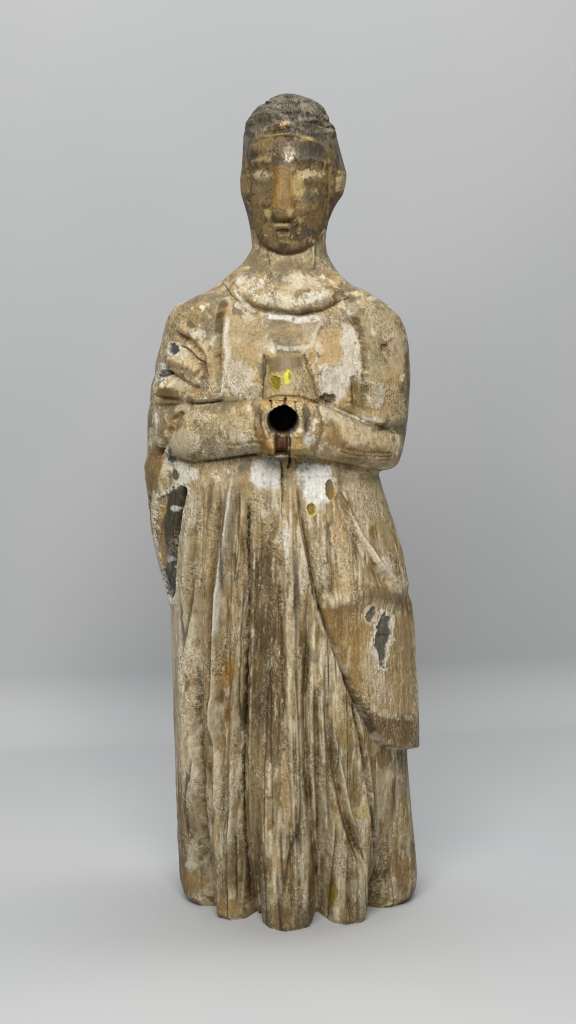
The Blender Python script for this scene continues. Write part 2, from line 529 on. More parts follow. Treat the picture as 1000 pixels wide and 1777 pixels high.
# skirt
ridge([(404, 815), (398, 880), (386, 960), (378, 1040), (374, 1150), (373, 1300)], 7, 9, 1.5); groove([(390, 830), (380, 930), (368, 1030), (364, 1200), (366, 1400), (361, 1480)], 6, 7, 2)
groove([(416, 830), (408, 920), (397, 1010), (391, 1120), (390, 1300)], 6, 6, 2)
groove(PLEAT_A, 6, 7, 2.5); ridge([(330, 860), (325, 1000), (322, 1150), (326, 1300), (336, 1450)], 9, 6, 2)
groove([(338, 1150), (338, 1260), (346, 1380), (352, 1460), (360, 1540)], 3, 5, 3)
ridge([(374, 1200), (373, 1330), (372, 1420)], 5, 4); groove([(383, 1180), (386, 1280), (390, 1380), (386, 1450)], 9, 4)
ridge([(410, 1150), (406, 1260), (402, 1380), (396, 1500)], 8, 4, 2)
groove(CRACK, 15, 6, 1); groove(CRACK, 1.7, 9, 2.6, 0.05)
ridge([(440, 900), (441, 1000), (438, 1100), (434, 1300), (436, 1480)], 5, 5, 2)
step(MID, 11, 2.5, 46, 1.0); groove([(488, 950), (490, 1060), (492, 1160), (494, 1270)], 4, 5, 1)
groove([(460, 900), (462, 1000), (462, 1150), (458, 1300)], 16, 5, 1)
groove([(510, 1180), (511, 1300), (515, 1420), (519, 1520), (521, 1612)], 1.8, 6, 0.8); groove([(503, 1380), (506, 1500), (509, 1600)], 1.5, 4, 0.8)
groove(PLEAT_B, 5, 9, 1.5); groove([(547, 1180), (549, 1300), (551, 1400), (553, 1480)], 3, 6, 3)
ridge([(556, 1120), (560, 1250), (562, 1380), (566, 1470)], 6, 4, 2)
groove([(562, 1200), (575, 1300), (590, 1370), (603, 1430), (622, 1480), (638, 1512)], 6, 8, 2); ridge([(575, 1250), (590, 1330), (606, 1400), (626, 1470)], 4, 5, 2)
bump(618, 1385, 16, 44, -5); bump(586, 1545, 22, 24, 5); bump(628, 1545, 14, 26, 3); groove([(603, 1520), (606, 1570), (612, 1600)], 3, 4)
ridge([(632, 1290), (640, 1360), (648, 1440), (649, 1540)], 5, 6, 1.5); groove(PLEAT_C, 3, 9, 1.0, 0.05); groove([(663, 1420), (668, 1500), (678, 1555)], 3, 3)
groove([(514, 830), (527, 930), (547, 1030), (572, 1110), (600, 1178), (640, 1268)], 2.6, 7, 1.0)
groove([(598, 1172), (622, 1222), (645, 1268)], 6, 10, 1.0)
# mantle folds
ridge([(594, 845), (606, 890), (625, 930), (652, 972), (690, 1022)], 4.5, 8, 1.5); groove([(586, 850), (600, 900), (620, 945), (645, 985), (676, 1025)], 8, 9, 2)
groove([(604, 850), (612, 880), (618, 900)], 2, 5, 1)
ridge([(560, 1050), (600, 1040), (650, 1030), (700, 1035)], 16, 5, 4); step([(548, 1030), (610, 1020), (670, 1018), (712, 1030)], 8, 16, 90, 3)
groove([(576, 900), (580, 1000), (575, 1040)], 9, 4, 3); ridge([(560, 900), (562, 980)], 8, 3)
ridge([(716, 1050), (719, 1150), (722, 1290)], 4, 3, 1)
# the hem parts into lobes
for pts in ([(358, 1440), (359, 1500), (359, 1590)], [(431, 1450), (434, 1520), (439, 1600)], [(549, 1440), (551, 1520), (551, 1610)], [(651, 1440), (652, 1500), (653, 1590)]):
    s = bbox(pts, 24)
    d, _, tt = pl(pts, U[s] + 1.5 * NA[s], W[s])
    Hh[s] -= 17 * np.exp(-(d / 8.5) ** 2) * smooth(0, 0.8, tt)
# cloak edge on the wearer's right
groove([(323, 838), (310, 890), (302, 950), (298, 1010), (298, 1045)], 4.5, 10, 1.5)
groove([(296, 800), (285, 850), (275, 900)], 8, 4, 3)

# long carved lines running down the skirt and opening towards the hem
SX = 490 + (U - 490) / (0.80 + 0.20 * np.clip((W - 830) / 770, 0, 1))
zz0 = np.zeros_like(SX)
L1 = gnoise(SX / 23.0 + 0.10 * NV, W / 420.0, zz0 + 3.3)
L2 = gnoise(SX / 7.0 + 0.10 * NV, W / 260.0, zz0 + 8.7)
L3 = gnoise(SX / 5.0 + 0.2 * NS, W / 120.0, zz0 + 14.1)
FW = (isfront & True).astype(F32) * smooth(812, 880, W)
MK = np.zeros(len(P0), F32)
s = bbox(MANTLE, 4)
MK[s] = smooth(3, -3, poly_sd(MANTLE, U[s], W[s]))
MK2 = np.zeros(len(P0), F32)
MK2[s] = smooth(-14, -26, poly_sd(MANTLE, U[s], W[s]))
GOWN = FW * (1 - MK)
gate1 = smooth(-0.15, 0.25, gnoise(SX / 30.0, W / 170.0, zz0 + 21.0))
gate2 = smooth(-0.1, 0.3, gnoise(SX / 25.0, W / 110.0, zz0 + 31.0))
LN1 = np.exp(-(L1 / 0.055) ** 2) * gate1
LN2 = np.exp(-(L2 / 0.07) ** 2) * gate2
Hh += GOWN * (2.4 * L1 + 0.6 * L2 - 3.0 * LN1 - 0.8 * LN2) + FW * MK2 * 0.8 * L3

# weather: adze facets, grain, cracks and the rough edges of flaking gesso
tex_amt = np.interp(rowV, [163, 240, 440, 520, 1548], [1.5, 0.8, 1.0, 1.15, 1.3]).astype(F32)
Hh += 1.5 * NH + tex_amt * (0.55 * NA + 0.35 * NBg * 2)
gr = np.interp(rowV, [163, 520, 840, 900, 1548], [0.15, 0.2, 0.45, 1.0, 1.0]).astype(F32)
Hh += gr * (0.75 * NV + 0.9 * NVb)
crk = np.abs(fbm(P0, 15, 2, 9.0, 9))
Hh -= gr * 2.6 * smooth(0.07, 0.0, crk) * smooth(0.0, 0.5, NBg)

# ------------------------------------------------------------------ statue: paint layers (albedo, per vertex, fixed to the wood)
K = 0.97
C = np.zeros((len(P0), 3), F32)
R_, T_ = rowV, None


def hue(rgb):
    r, g, b = rgb
    if r > g > b and 0.75 * (r - b) > (g - b) > 0.4 * (r - b):           # the wood and the grounds are ochre-yellow rather than orange
        q = (g - b) / (r - b)
        g = b + (0.45 * q + 0.55 * 0.565) * (r - b)
        r = r - 0.10 * (r - b)
    return (r, g, b)


def mix(idx, rgb, m):
    c = (lin(hue(rgb)) * K).astype(F32)
    m = np.clip(m, 0, 1)[:, None].astype(F32)
    C[idx] = C[idx] * (1 - m) + c * m


ALL = np.arange(len(P0))
C[:] = (lin((176, 154, 118)) * K).astype(F32)
up_w = 1 - ROWW


def crisp(a, f, w=0.07):
    return smooth(a - w, a + w, f)


q1 = NBg + 0.35 * NM                                                        # upper half: broad worn patches
mix(ALL, (170, 141, 98), up_w * crisp(0.18, q1, 0.16))                      # bare ochre wood
mix(ALL, (198, 184, 154), 0.85 * up_w * crisp(0.30, -q1 + 0.25 * NA, 0.10))        # gesso remains
mix(ALL, (192, 168, 136), 0.7 * up_w * crisp(0.35, NH + 0.5 * NM, 0.2))     # pinkish ground
mix(ALL, (134, 114, 80), 0.8 * up_w * crisp(0.34, NM + 0.35 * NA, 0.12))   # olive dirt
mix(ALL, (112, 90, 56), 0.85 * up_w * crisp(0.50, NM + 0.3 * NF2, 0.10))
mix(ALL, (219, 209, 186), 0.85 * up_w * crisp(0.55, -NM + 0.45 * NA, 0.07))
NG = fbm(P0, 34, 4, 1.3, 41, 0.65)
mix(ALL, (131, 117, 87), 0.85 * up_w * crisp(0.12, NG, 0.14))                # grey-olive weathering
mix(ALL, (112, 97, 68), 0.7 * up_w * crisp(0.50, NG + 0.2 * NF2, 0.10))
mix(ALL, (208, 197, 170), 0.75 * up_w * crisp(0.52, -NG + 0.4 * NA, 0.09))
q2 = NV + 0.45 * NVb                                                        # skirt: long streaks down the grain
mix(ALL, (152, 127, 86), ROWW * crisp(0.05, NVb + 0.3 * NV, 0.25))
mix(ALL, (118, 94, 58), 0.9 * ROWW * crisp(0.38, q2, 0.12))
mix(ALL, (206, 193, 163), 0.9 * ROWW * crisp(0.20, -q2 + 0.2 * NF2, 0.10))
mix(ALL, (84, 64, 36), 0.65 * ROWW * crisp(0.72, NV + 0.5 * NF2, 0.10))
mix(ALL, (176, 150, 114), 0.55 * ROWW * crisp(0.3, NBg, 0.2))
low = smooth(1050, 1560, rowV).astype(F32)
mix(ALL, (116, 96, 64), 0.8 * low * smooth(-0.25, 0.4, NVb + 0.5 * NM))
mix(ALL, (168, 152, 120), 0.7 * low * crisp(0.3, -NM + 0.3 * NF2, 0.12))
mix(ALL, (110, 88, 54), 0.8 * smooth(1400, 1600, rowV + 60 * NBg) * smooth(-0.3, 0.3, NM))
back = (~isfront)
mix(ALL[back], (120, 96, 64), 0.7 * smooth(-0.3, 0.5, NVb[back]))


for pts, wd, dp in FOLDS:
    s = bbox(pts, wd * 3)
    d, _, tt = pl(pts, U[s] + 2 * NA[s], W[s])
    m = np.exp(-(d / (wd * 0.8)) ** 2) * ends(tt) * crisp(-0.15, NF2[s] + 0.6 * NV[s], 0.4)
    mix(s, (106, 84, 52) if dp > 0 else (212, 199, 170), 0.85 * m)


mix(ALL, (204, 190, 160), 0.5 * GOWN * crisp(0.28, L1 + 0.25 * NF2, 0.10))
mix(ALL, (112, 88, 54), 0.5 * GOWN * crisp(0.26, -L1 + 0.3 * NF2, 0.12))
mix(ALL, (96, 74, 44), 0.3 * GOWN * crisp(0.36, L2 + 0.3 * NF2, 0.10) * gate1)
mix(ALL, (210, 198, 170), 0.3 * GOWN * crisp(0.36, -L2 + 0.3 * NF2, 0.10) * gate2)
mix(ALL, (126, 94, 54), 0.5 * FW * MK * crisp(0.12, L3, 0.2)); mix(ALL, (196, 172, 136), 0.45 * FW * MK * crisp(0.22, -L3, 0.2))


def blob(pts, rgb, a=1.0, soft=3.0, warp=4.0, brk=0.0, dh=0.0, rim=None, rimw=4.0, field=None):
    s = bbox(pts, soft + warp * 2 + rimw + 2)
    wn = NA[s] + 0.6 * NS[s] + 0.55 * NF1[s]
    sd = poly_sd(pts, U[s], W[s]) + warp * wn
    if rim is not None:
        rm = smooth(rimw + 1.2, rimw - 1.2, sd + 1.5 * NS[s])
        mix(s, rim, a * rm)
        Hh[s] += 1.3 * rm
    m = smooth(soft, -soft, sd)
    if brk:
        fl = (NV if field == 'v' else NA)[s] + 0.5 * NS[s]
        m = m * smooth(brk - 0.3, brk + 0.3, fl + 0.5)
    if rim is None and soft >= 2.5:
        m = m * (0.25 + 0.75 * smooth(-0.6, -0.3, NF2[s] + 0.3 * NF1[s]))
    mix(s, rgb, a * m)
    if dh:
        Hh[s] += 1.9 * dh * m


def oval(cx, cy, rx, ry, rgb, rot=0.0, **kw):
    c, s_ = math.cos(rot), math.sin(rot)
    pts = [(cx + rx * math.cos(q) * c - ry * math.sin(q) * s_, cy + rx * math.cos(q) * s_ + ry * math.sin(q) * c) for q in np.linspace(0, 2 * math.pi, 15)[:-1]]
    blob(pts, rgb, **kw)


def streak(pts, width, rgb, a=1.0, wob=2.0, brk=0.0, taper=0.1):
    s = bbox(pts, width * 2 + 6)
    d, _, tt = pl(pts, U[s] + wob * NA[s], W[s])
    m = smooth(width * 1.25, width * 0.6, d) * (ends(tt, taper) if taper else 1)
    if brk:
        m = m * smooth(brk - 0.3, brk + 0.3, NV[s] + 0.6 * NS[s] + 0.5)
    mix(s, rgb, a * m)


WHITE, PALE, PINK, OCHRE, BROWN, DARK, BLACK = (226, 222, 208), (200, 188, 162), (192, 170, 142), (172, 136, 92), (118, 90, 55), (88, 72, 48), (62, 58, 50)
YEL, OLIVE = (176, 160, 30), (118, 106, 72)

# head
hdm = np.where(isfront, rowV < 400, rowV < 400)
s = bbox(FACE, 4)
hdm[s] |= poly_sd(FACE, U[s], W[s]) < 1
hd = ALL[hdm]
mix(hd, (120, 92, 58), 0.9 * np.ones(len(hd)))
mix(hd, (84, 66, 44), 0.9 * crisp(0.08, NM[hd] + 0.3 * NF2[hd], 0.15))
mix(hd, (168, 142, 98), 0.75 * smooth(0.25, 0.7, NA[hd] + 0.4 * NS[hd]))
mix(hd, (74, 64, 52), 0.7 * smooth(0.3, 0.7, -NM[hd] + 0.3 * NS[hd]))
hairm = np.zeros(len(P0), F32)
s = ALL[rowV < 460]
edge = np.interp(U[s], [415, 432, 455, 480, 510, 540, 562, 578, 600], [262, 262, 240, 234, 233, 241, 254, 285, 300])
hairm[s] = np.where(isfront[s], smooth(6, -6, W[s] - edge + 3 * NA[s]), smooth(400, 380, rowV[s]))
mix(ALL, (92, 82, 66), 0.95 * hairm)
mix(ALL, (128, 118, 98), 0.8 * hairm * crisp(0.25, NM + 0.5 * NA, 0.2))
mix(ALL, (130, 104, 68), 0.7 * hairm * crisp(0.4, NBg + 0.5 * NF2, 0.15))
mix(ALL, (60, 56, 48), 0.8 * hairm * smooth(0.2, 0.6, -NA + 0.3 * NBg))
oval(494, 217, 9, 8, (190, 158, 112), a=.9, warp=4); oval(458, 223, 5, 3, (198, 184, 150), a=.8); oval(480, 182, 5, 5, (140, 130, 108), a=.7)
streak([(436, 247), (455, 238), (480, 234), (506, 233)], 2, (164, 128, 84), .85, 1)
streak([(520, 241), (545, 241)], 4, (180, 146, 96), .9, 2)
blob([(440, 240), (470, 240), (474, 258), (450, 262), (436, 255)], (158, 134, 92), .6, 4, 5)
blob([(432, 262), (446, 262), (446, 278), (432, 280)], (62, 52, 42), .8, 4, 3)
blob([(455, 262), (472, 264), (470, 282), (448, 284)], (170, 148, 98), .6, 3, 6, .3)
blob([(518, 245), (560, 250), (570, 275), (545, 285), (520, 278)], (76, 68, 58), .85, 5, 5)
oval(502, 268, 7, 13, (236, 222, 200), a=.95, warp=6, brk=.1); oval(500, 258, 7, 7, (170, 150, 120), a=.6)
blob([(478, 288), (503, 286), (510, 350), (512, 362), (470, 362), (475, 330)], (150, 108, 60), .9, 3, 3)
streak([(487, 300), (486, 350)], 4, (172, 128, 78), .7, 1); streak([(505, 300), (507, 345)], 2.5, (178, 140, 92), .7)
oval(453, 304, 15, 10, (190, 176, 140), a=.85, warp=6, brk=.2); oval(456, 320, 15, 12, (126, 112, 74), a=.8, warp=4); oval(455, 314, 10, 4, (160, 144, 104), a=.6)
oval(518, 322, 11, 27, (192, 164, 108), a=.85, warp=6); oval(540, 303, 23, 9, (206, 188, 144), a=.85, warp=6); oval(545, 318, 15, 12, (118, 92, 60), a=.75, warp=5)
oval(545, 345, 18, 14, (92, 78, 60), a=.75, warp=6); oval(528, 355, 7, 12, (160, 134, 90), a=.6, warp=4)
oval(466, 371, 7, 8, (188, 166, 112), a=.8, warp=3); oval(503, 367, 5, 8, (192, 166, 120), a=.8, warp=3); oval(515, 370, 6, 8, (150, 122, 80), a=.6)
oval(489, 374, 10, 9, (124, 90, 48), a=.8); oval(477, 378, 4, 5, (58, 46, 28), a=.8, warp=1)
blob([(476, 387), (503, 387), (502, 396), (477, 396)], (190, 164, 122), .85, 2, 1.5); blob([(478, 398), (504, 398), (503, 402.5), (479, 402.5)], (46, 34, 20), .85, 1.5, 1)
oval(464, 400, 8, 12, (150, 128, 84), a=.7, warp=4); oval(448, 385, 7, 22, (122, 102, 66), a=.6, warp=5)
oval(492, 415, 9, 8, (150, 130, 92), a=.7, warp=4, brk=.3); oval(510, 425, 6, 7, (168, 140, 96), a=.7, warp=3); oval(528, 405, 12, 12, (76, 68, 60), a=.75, warp=6)
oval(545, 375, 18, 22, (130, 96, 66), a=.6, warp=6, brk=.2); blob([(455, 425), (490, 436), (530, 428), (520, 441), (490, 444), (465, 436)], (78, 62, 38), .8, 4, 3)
streak([(573, 285), (574, 330), (570, 365)], 3.5, (178, 150, 98), .85, 1.5); streak([(421, 300), (421, 340)], 4, (150, 122, 80), .8, 1)
oval(590, 315, 8, 18, (190, 168, 128), a=.85, warp=4, rot=.15); oval(585, 350, 6, 14, (128, 94, 54), a=.8, warp=3); oval(576, 260, 8, 14, (130, 102, 66), a=.6, warp=5, brk=.2)
# neck and collar
blob([(440, 430), (470, 440), (470, 480), (440, 470), (425, 455)], (122, 104, 70), .8, 6, 6)
blob([(470, 445), (540, 440), (540, 465), (505, 480), (470, 470)], (150, 126, 84), .7, 6, 6, .15); oval(500, 462, 22, 10, (108, 84, 52), a=.6, warp=6)
streak([(544, 412), (543, 440), (541, 470)], 3, (190, 176, 150), .6, 4, .3); oval(556, 435, 8, 22, (150, 134, 92), a=.6, warp=4)
oval(520, 485, 30, 8, (206, 192, 166), a=.7, warp=6); oval(430, 492, 22, 16, (206, 194, 168), a=.8, warp=6, rot=.6, brk=.1); oval(460, 518, 22, 10, (206, 190, 164), a=.75, warp=6)
oval(535, 517, 36, 10, (214, 202, 180), a=.85, warp=6, rot=-.2, brk=.1); streak([(470, 507), (478, 522), (474, 530)], 4, (116, 90, 58), .6, 3)
streak([(440, 534), (480, 541), (530, 542), (560, 534)], 4, (112, 92, 64), .6, 3, .1)
streak([(408, 500), (424, 528), (444, 543)], 6, (198, 188, 164), .8, 3); streak([(458, 548), (490, 549), (520, 556), (560, 550)], 6, (222, 216, 202), .85, 5, .1)
oval(575, 535, 14, 12, (182, 152, 104), a=.7, warp=5); oval(412, 470, 12, 12, (150, 126, 96), a=.5)
# chest
blob([(395, 555), (460, 550), (465, 590), (430, 640), (405, 640), (388, 600)], (176, 150, 112), .75, 8, 9); oval(445, 575, 18, 18, (158, 128, 82), a=.7, warp=8)
oval(430, 620, 16, 24, (178, 146, 102), a=.7, warp=7); blob([(520, 560), (545, 548), (545, 600), (530, 610)], PINK, .6, 5, 6)
blob([(556, 575), (590, 560), (592, 620), (575, 640), (556, 625)], (184, 148, 102), .9, 5, 6); blob([(533, 595), (548, 600), (548, 640), (536, 625)], (168, 128, 78), .85, 4, 4)
blob([(595, 560), (618, 568), (628, 600), (628, 660), (600, 665), (585, 650), (596, 615)], (210, 198, 180), .85, 5, 6); oval(575, 665, 26, 32, (198, 190, 174), a=.8, warp=9)
oval(415, 655, 24, 30, (196, 184, 164), a=.7, warp=8); oval(495, 575, 30, 10, (168, 134, 90), a=.6, warp=7); streak([(400, 545), (390, 570), (394, 620), (384, 680)], 5, (210, 202, 184), .75, 4, .2)
streak([(378, 640), (381, 690)], 6, (222, 216, 200), .8, 4, .1); oval(437, 682, 13, 12, (150, 144, 122), a=.6, warp=4, rim=(178, 162, 128), rimw=3)
oval(570, 693, 14, 9, (84, 60, 44), a=.9, warp=4, dh=-5); blob([(612, 665), (626, 655), (634, 690), (628, 722), (606, 718), (606, 690)], (136, 112, 66), .85, 4, 4)
streak([(470, 600), (500, 606), (545, 600)], 4, (212, 202, 180), .7, 3, .2); streak([(540, 600), (545, 580), (560, 556)], 3, (212, 202, 180), .5, 3)
# right sleeve
oval(660, 560, 36, 26, (172, 156, 122), a=.8, warp=9); oval(695, 560, 10, 30, (122, 96, 62), a=.75, warp=6, brk=.2); oval(645, 590, 14, 26, (164, 152, 122), a=.6, warp=6)
oval(648, 575, 5, 9, (220, 208, 178), a=.8, warp=3); oval(612, 540, 9, 7, (222, 212, 184), a=.8, warp=4); oval(618, 510, 9, 4, (200, 190, 150), a=.8, warp=3); oval(645, 518, 9, 3, (206, 198, 176), a=.8, warp=2)
oval(667, 605, 6, 9, (86, 72, 60), a=.85, warp=4, dh=-3, rot=.5); oval(690, 610, 14, 40, (196, 168, 140), a=.75, warp=7); oval(665, 680, 24, 46, (184, 152, 112), a=.8, warp=9)
oval(652, 630, 16, 26, (150, 144, 110), a=.6, warp=8); oval(658, 690, 8, 22, (198, 188, 166), a=.7, warp=6, rim=(140, 120, 86), rimw=2.5); oval(690, 720, 16, 24, (176, 150, 112), a=.7, warp=7)
streak([(705, 580), (708, 650), (706, 720), (698, 780)], 4, (98, 78, 56), .7, 3, .1); streak([(600, 545), (612, 560), (626, 585), (632, 640), (627, 700)], 1.5, (78, 64, 44), .8, 5, .3)
blob([(590, 735), (640, 745), (700, 770), (690, 785), (620, 775), (585, 762)], (202, 176, 142), .7, 6, 7, .1); blob([(550, 735), (580, 735), (600, 765), (690, 785), (690, 795), (590, 785), (548, 770)], (132, 100, 60), .8, 6, 7)
blob([(560, 700), (600, 716), (650, 738), (640, 745), (590, 735), (556, 716)], (184, 176, 150), .7, 4, 5); blob([(560, 790), (640, 800), (695, 790), (680, 814), (610, 803)], (142, 118, 84), .7, 5, 5)
for dy in (0, 8, 15):
    streak([(590, 778 + dy), (640, 787 + dy), (690, 785 + dy * .7)], 1.5, (92, 74, 48), .6, 3, .3)
oval(535, 762, 9, 12, (202, 192, 180), a=.85, warp=4); oval(566, 748, 11, 10, (178, 146, 108), a=.7, warp=4)
# left sleeve and cloak
oval(320, 560, 26, 22, (152, 128, 92), a=.8, warp=8); oval(318, 570, 12, 14, (190, 160, 122), a=.8, warp=5); streak([(328, 556), (338, 572), (332, 584)], 4, (80, 68, 50), .7, 4); oval(346, 580, 14, 9, (206, 192, 162), a=.7, warp=5)
oval(348, 606, 18, 14, (196, 162, 124), a=.8, warp=5, rot=.6); oval(330, 640, 24, 14, (196, 164, 126), a=.85, warp=5, rot=.4); oval(370, 640, 12, 44, (190, 162, 122), a=.75, warp=5)
streak([(312, 596), (336, 616), (354, 630), (357, 650)], 2, (96, 66, 36), .8, 3); oval(302, 607, 9, 10, (72, 70, 70), a=.95, soft=1.5, warp=3, rim=(198, 190, 174), rimw=3, dh=-3)
oval(285, 650, 13, 6, (78, 74, 70), a=.95, soft=1.5, warp=4, rim=(196, 190, 176), rimw=3, rot=-.5, dh=-3); oval(284, 636, 9, 6, (214, 208, 194), a=.85, warp=4)
oval(316, 668, 18, 6, (204, 186, 158), a=.8, warp=4, rot=.3); oval(290, 684, 22, 14, (130, 96, 58), a=.85, warp=6); oval(345, 685, 20, 12, (170, 134, 94), a=.7, warp=6)
streak([(300, 710), (340, 700), (380, 696)], 6, (208, 196, 168), .7, 5, .15); oval(276, 735, 14, 26, (128, 104, 70), a=.8, warp=7); oval(271, 725, 7, 18, (198, 188, 172), a=.7, warp=5, brk=.2)
streak([(263, 740), (262, 775)], 5, (206, 196, 176), .7, 4, .2); blob([(262, 780), (285, 760), (282, 800), (274, 850), (256, 850), (254, 810)], (124, 90, 52), .85, 5, 5)
oval(322, 768, 28, 26, (184, 172, 140), a=.8, warp=6, rim=(120, 104, 72), rimw=2); oval(380, 740, 50, 22, (158, 136, 96), a=.75, warp=10, brk=.05); oval(345, 722, 30, 10, (196, 180, 146), a=.7, warp=6)
oval(383, 750, 12, 22, (198, 184, 158), a=.55, warp=8, brk=.3); oval(412, 750, 14, 22, (196, 184, 160), a=.7, warp=7, brk=.2); oval(436, 740, 10, 26, (186, 160, 118), a=.7, warp=4)
streak([(365, 795), (410, 787), (450, 772)], 7, (166, 150, 122), .8, 3); oval(335, 790, 8, 5, (116, 78, 44), a=.7, warp=3)
# hands
blob(HAND_TOP, (176, 150, 112), .8, 4, 3); blob([(464, 622), (497, 614), (526, 618), (528, 642), (500, 646), (466, 650)], (136, 112, 76), .9, 3, 3); streak([(488, 618), (490, 640)], 3, (176, 152, 116), .6)
streak([(464, 632), (461, 670)], 2.5, (202, 186, 140), .7, 1); blob([(526, 640), (548, 640), (556, 690), (540, 690)], (190, 154, 106), .8, 4, 3); oval(513, 658, 8, 7, (184, 178, 140), a=.6, warp=4)
oval(479, 664, 7, 14, (134, 116, 22), a=.95, soft=1.5, warp=4, rim=(176, 164, 70), rimw=2, rot=-.3, dh=-2); oval(500, 654, 6, 12, (204, 194, 36), a=.9, soft=1.5, warp=3, rot=.15); oval(503, 652, 2.5, 7, (120, 108, 20), a=.9, soft=1, warp=1)
blob([(455, 695), (500, 688), (545, 694), (556, 712), (520, 712), (500, 700), (460, 716), (440, 732)], (190, 152, 100), .85, 3, 4)
oval(452, 722, 6, 13, (128, 108, 78), a=.8, warp=3, rot=-.2); blob([(440, 735), (452, 745), (470, 770), (474, 792), (458, 788), (446, 765)], (156, 112, 60), .85, 3, 3); streak([(466, 762), (474, 775), (475, 790)], 3, (206, 160, 92), .8, 1)
streak([(462, 708), (464, 735), (470, 752)], 2.5, (150, 134, 106), .7, 1); oval(529, 728, 8, 24, (120, 104, 80), a=.85, warp=3, rot=-.05); oval(443, 744, 2, 2.5, (50, 36, 26), a=.9, soft=1, warp=.5)
blob([(506, 752), (526, 748), (530, 790), (505, 792)], (176, 136, 84), .85, 3, 3); blob([(477, 760), (500, 758), (500, 788), (477, 788)], (128, 74, 34), 1, 1.5, 1); oval(490, 774, 6, 9, (92, 18, 12), a=.8, warp=2)
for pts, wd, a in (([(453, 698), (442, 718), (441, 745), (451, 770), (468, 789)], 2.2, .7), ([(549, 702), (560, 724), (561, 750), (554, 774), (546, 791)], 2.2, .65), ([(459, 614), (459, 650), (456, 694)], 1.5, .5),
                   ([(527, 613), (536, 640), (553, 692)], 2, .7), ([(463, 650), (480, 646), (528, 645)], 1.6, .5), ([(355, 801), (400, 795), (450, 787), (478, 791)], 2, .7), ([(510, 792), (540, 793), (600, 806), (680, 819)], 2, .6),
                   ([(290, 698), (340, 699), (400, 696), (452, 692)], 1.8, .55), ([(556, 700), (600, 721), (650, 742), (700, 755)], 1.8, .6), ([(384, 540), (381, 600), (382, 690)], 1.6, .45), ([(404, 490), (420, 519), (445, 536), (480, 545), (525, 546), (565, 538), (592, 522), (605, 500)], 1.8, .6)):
    streak(pts, wd, (88, 68, 40), a, 3.0, .22, .05)  # dirt-brown crease lines; those along the forearms put shading into the colour
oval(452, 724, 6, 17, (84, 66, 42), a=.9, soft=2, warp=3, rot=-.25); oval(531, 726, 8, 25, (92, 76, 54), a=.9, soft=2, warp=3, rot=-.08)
streak([(464, 700), (456, 722), (459, 746), (468, 766)], 2.5, (206, 172, 118), .8, 1); streak([(518, 700), (523, 722), (522, 742)], 2, (204, 166, 112), .7, 1)
# skirt, top
blob([(274, 864), (300, 848), (318, 842), (326, 850), (317, 872), (312, 905), (303, 940), (300, 1000), (299, 1044), (286, 1024), (278, 985), (273, 940), (270, 900)], (62, 55, 38), .97, 2, 5, rim=(206, 200, 182), rimw=4.5, dh=-2)
blob([(285, 955), (297, 945), (296, 1035), (284, 1010)], (66, 70, 72), .8, 4, 4); oval(301, 882, 8, 5, (190, 186, 170), a=.95, soft=1.5, warp=2); oval(290, 971, 5, 5, (176, 174, 166), a=.9, soft=1.5, warp=3); oval(290, 920, 6, 25, (84, 70, 40), a=.7, warp=5)
blob([(285, 790), (310, 800), (345, 812), (345, 830), (322, 842), (300, 835), (288, 815)], (196, 192, 174), .9, 4, 6); oval(303, 823, 8, 10, (82, 76, 62), a=.95, soft=1.5, warp=3, rot=-.4); oval(300, 796, 8, 7, (74, 74, 72), a=.95, soft=1.5, warp=4); oval(296, 783, 4, 7, (84, 78, 68), a=.9, soft=1.5, warp=2); oval(341, 809, 5, 4, (84, 84, 82), a=.8, warp=2)
streak([(278, 860), (276, 930), (282, 990)], 6, (168, 130, 90), .8, 3); streak([(268, 930), (280, 990), (294, 1035)], 3, (196, 186, 168), .6, 2, .1); streak([(258, 870), (266, 930)], 3, (140, 100, 58), .7, 2)
oval(335, 880, 12, 32, (188, 178, 152), a=.7, warp=7, brk=.1); oval(318, 945, 16, 40, (186, 172, 142), a=.65, warp=9, brk=.2, field='v')
streak([(402, 850), (396, 900), (386, 960), (379, 1040), (376, 1110)], 6.5, (206, 196, 178), .9, 2); streak([(375, 1100), (374, 1200), (373, 1300)], 4, (188, 170, 136), .7, 2)
oval(391, 855, 6, 16, (192, 176, 148), a=.8, warp=3); blob([(440, 800), (485, 792), (486, 850), (450, 848), (432, 835)], (208, 202, 192), .92, 4, 5); oval(470, 812, 16, 12, (196, 182, 150), a=.6, warp=5, brk=.2)
oval(365, 960, 16, 60, (168, 140, 100), a=.7, warp=7, brk=.1, field='v'); oval(443, 880, 14, 16, (164, 146, 106), a=.75, warp=5); oval(465, 870, 9, 12, (132, 116, 86), a=.7, warp=6, brk=.2); oval(462, 888, 6, 4, (200, 192, 184), a=.7, warp=3); oval(455, 920, 22, 26, (160, 132, 88), a=.7, warp=8)
blob([(434, 955), (470, 940), (490, 980), (493, 1100), (496, 1300), (480, 1330), (440, 1300), (432, 1100)], (108, 84, 54), .88, 6, 8, .02, field='v'); oval(455, 1000, 16, 40, (86, 68, 44), a=.75, warp=8, brk=.1); oval(450, 1035, 14, 20, (150, 130, 92), a=.5, warp=8, brk=.3)
streak([(489, 1000), (492, 1100), (494, 1240)], 5, (86, 44, 24), .75, 2, .05); oval(458, 1110, 18, 40, (88, 66, 38), a=.75, warp=9); oval(460, 1210, 22, 40, (92, 74, 44), a=.7, warp=9); oval(450, 1232, 2.5, 5, (36, 28, 20), a=.9, soft=1, warp=1)
streak([(492, 940), (494, 1040), (498, 1180), (500, 1260)], 3.5, (206, 188, 146), .85, 1, .05); streak([(500, 1260), (506, 1400), (511, 1500), (512, 1600)], 2.2, (172, 150, 112), .7, 1)
oval(496, 930, 8, 26, (216, 210, 196), a=.7, warp=5, brk=.25)
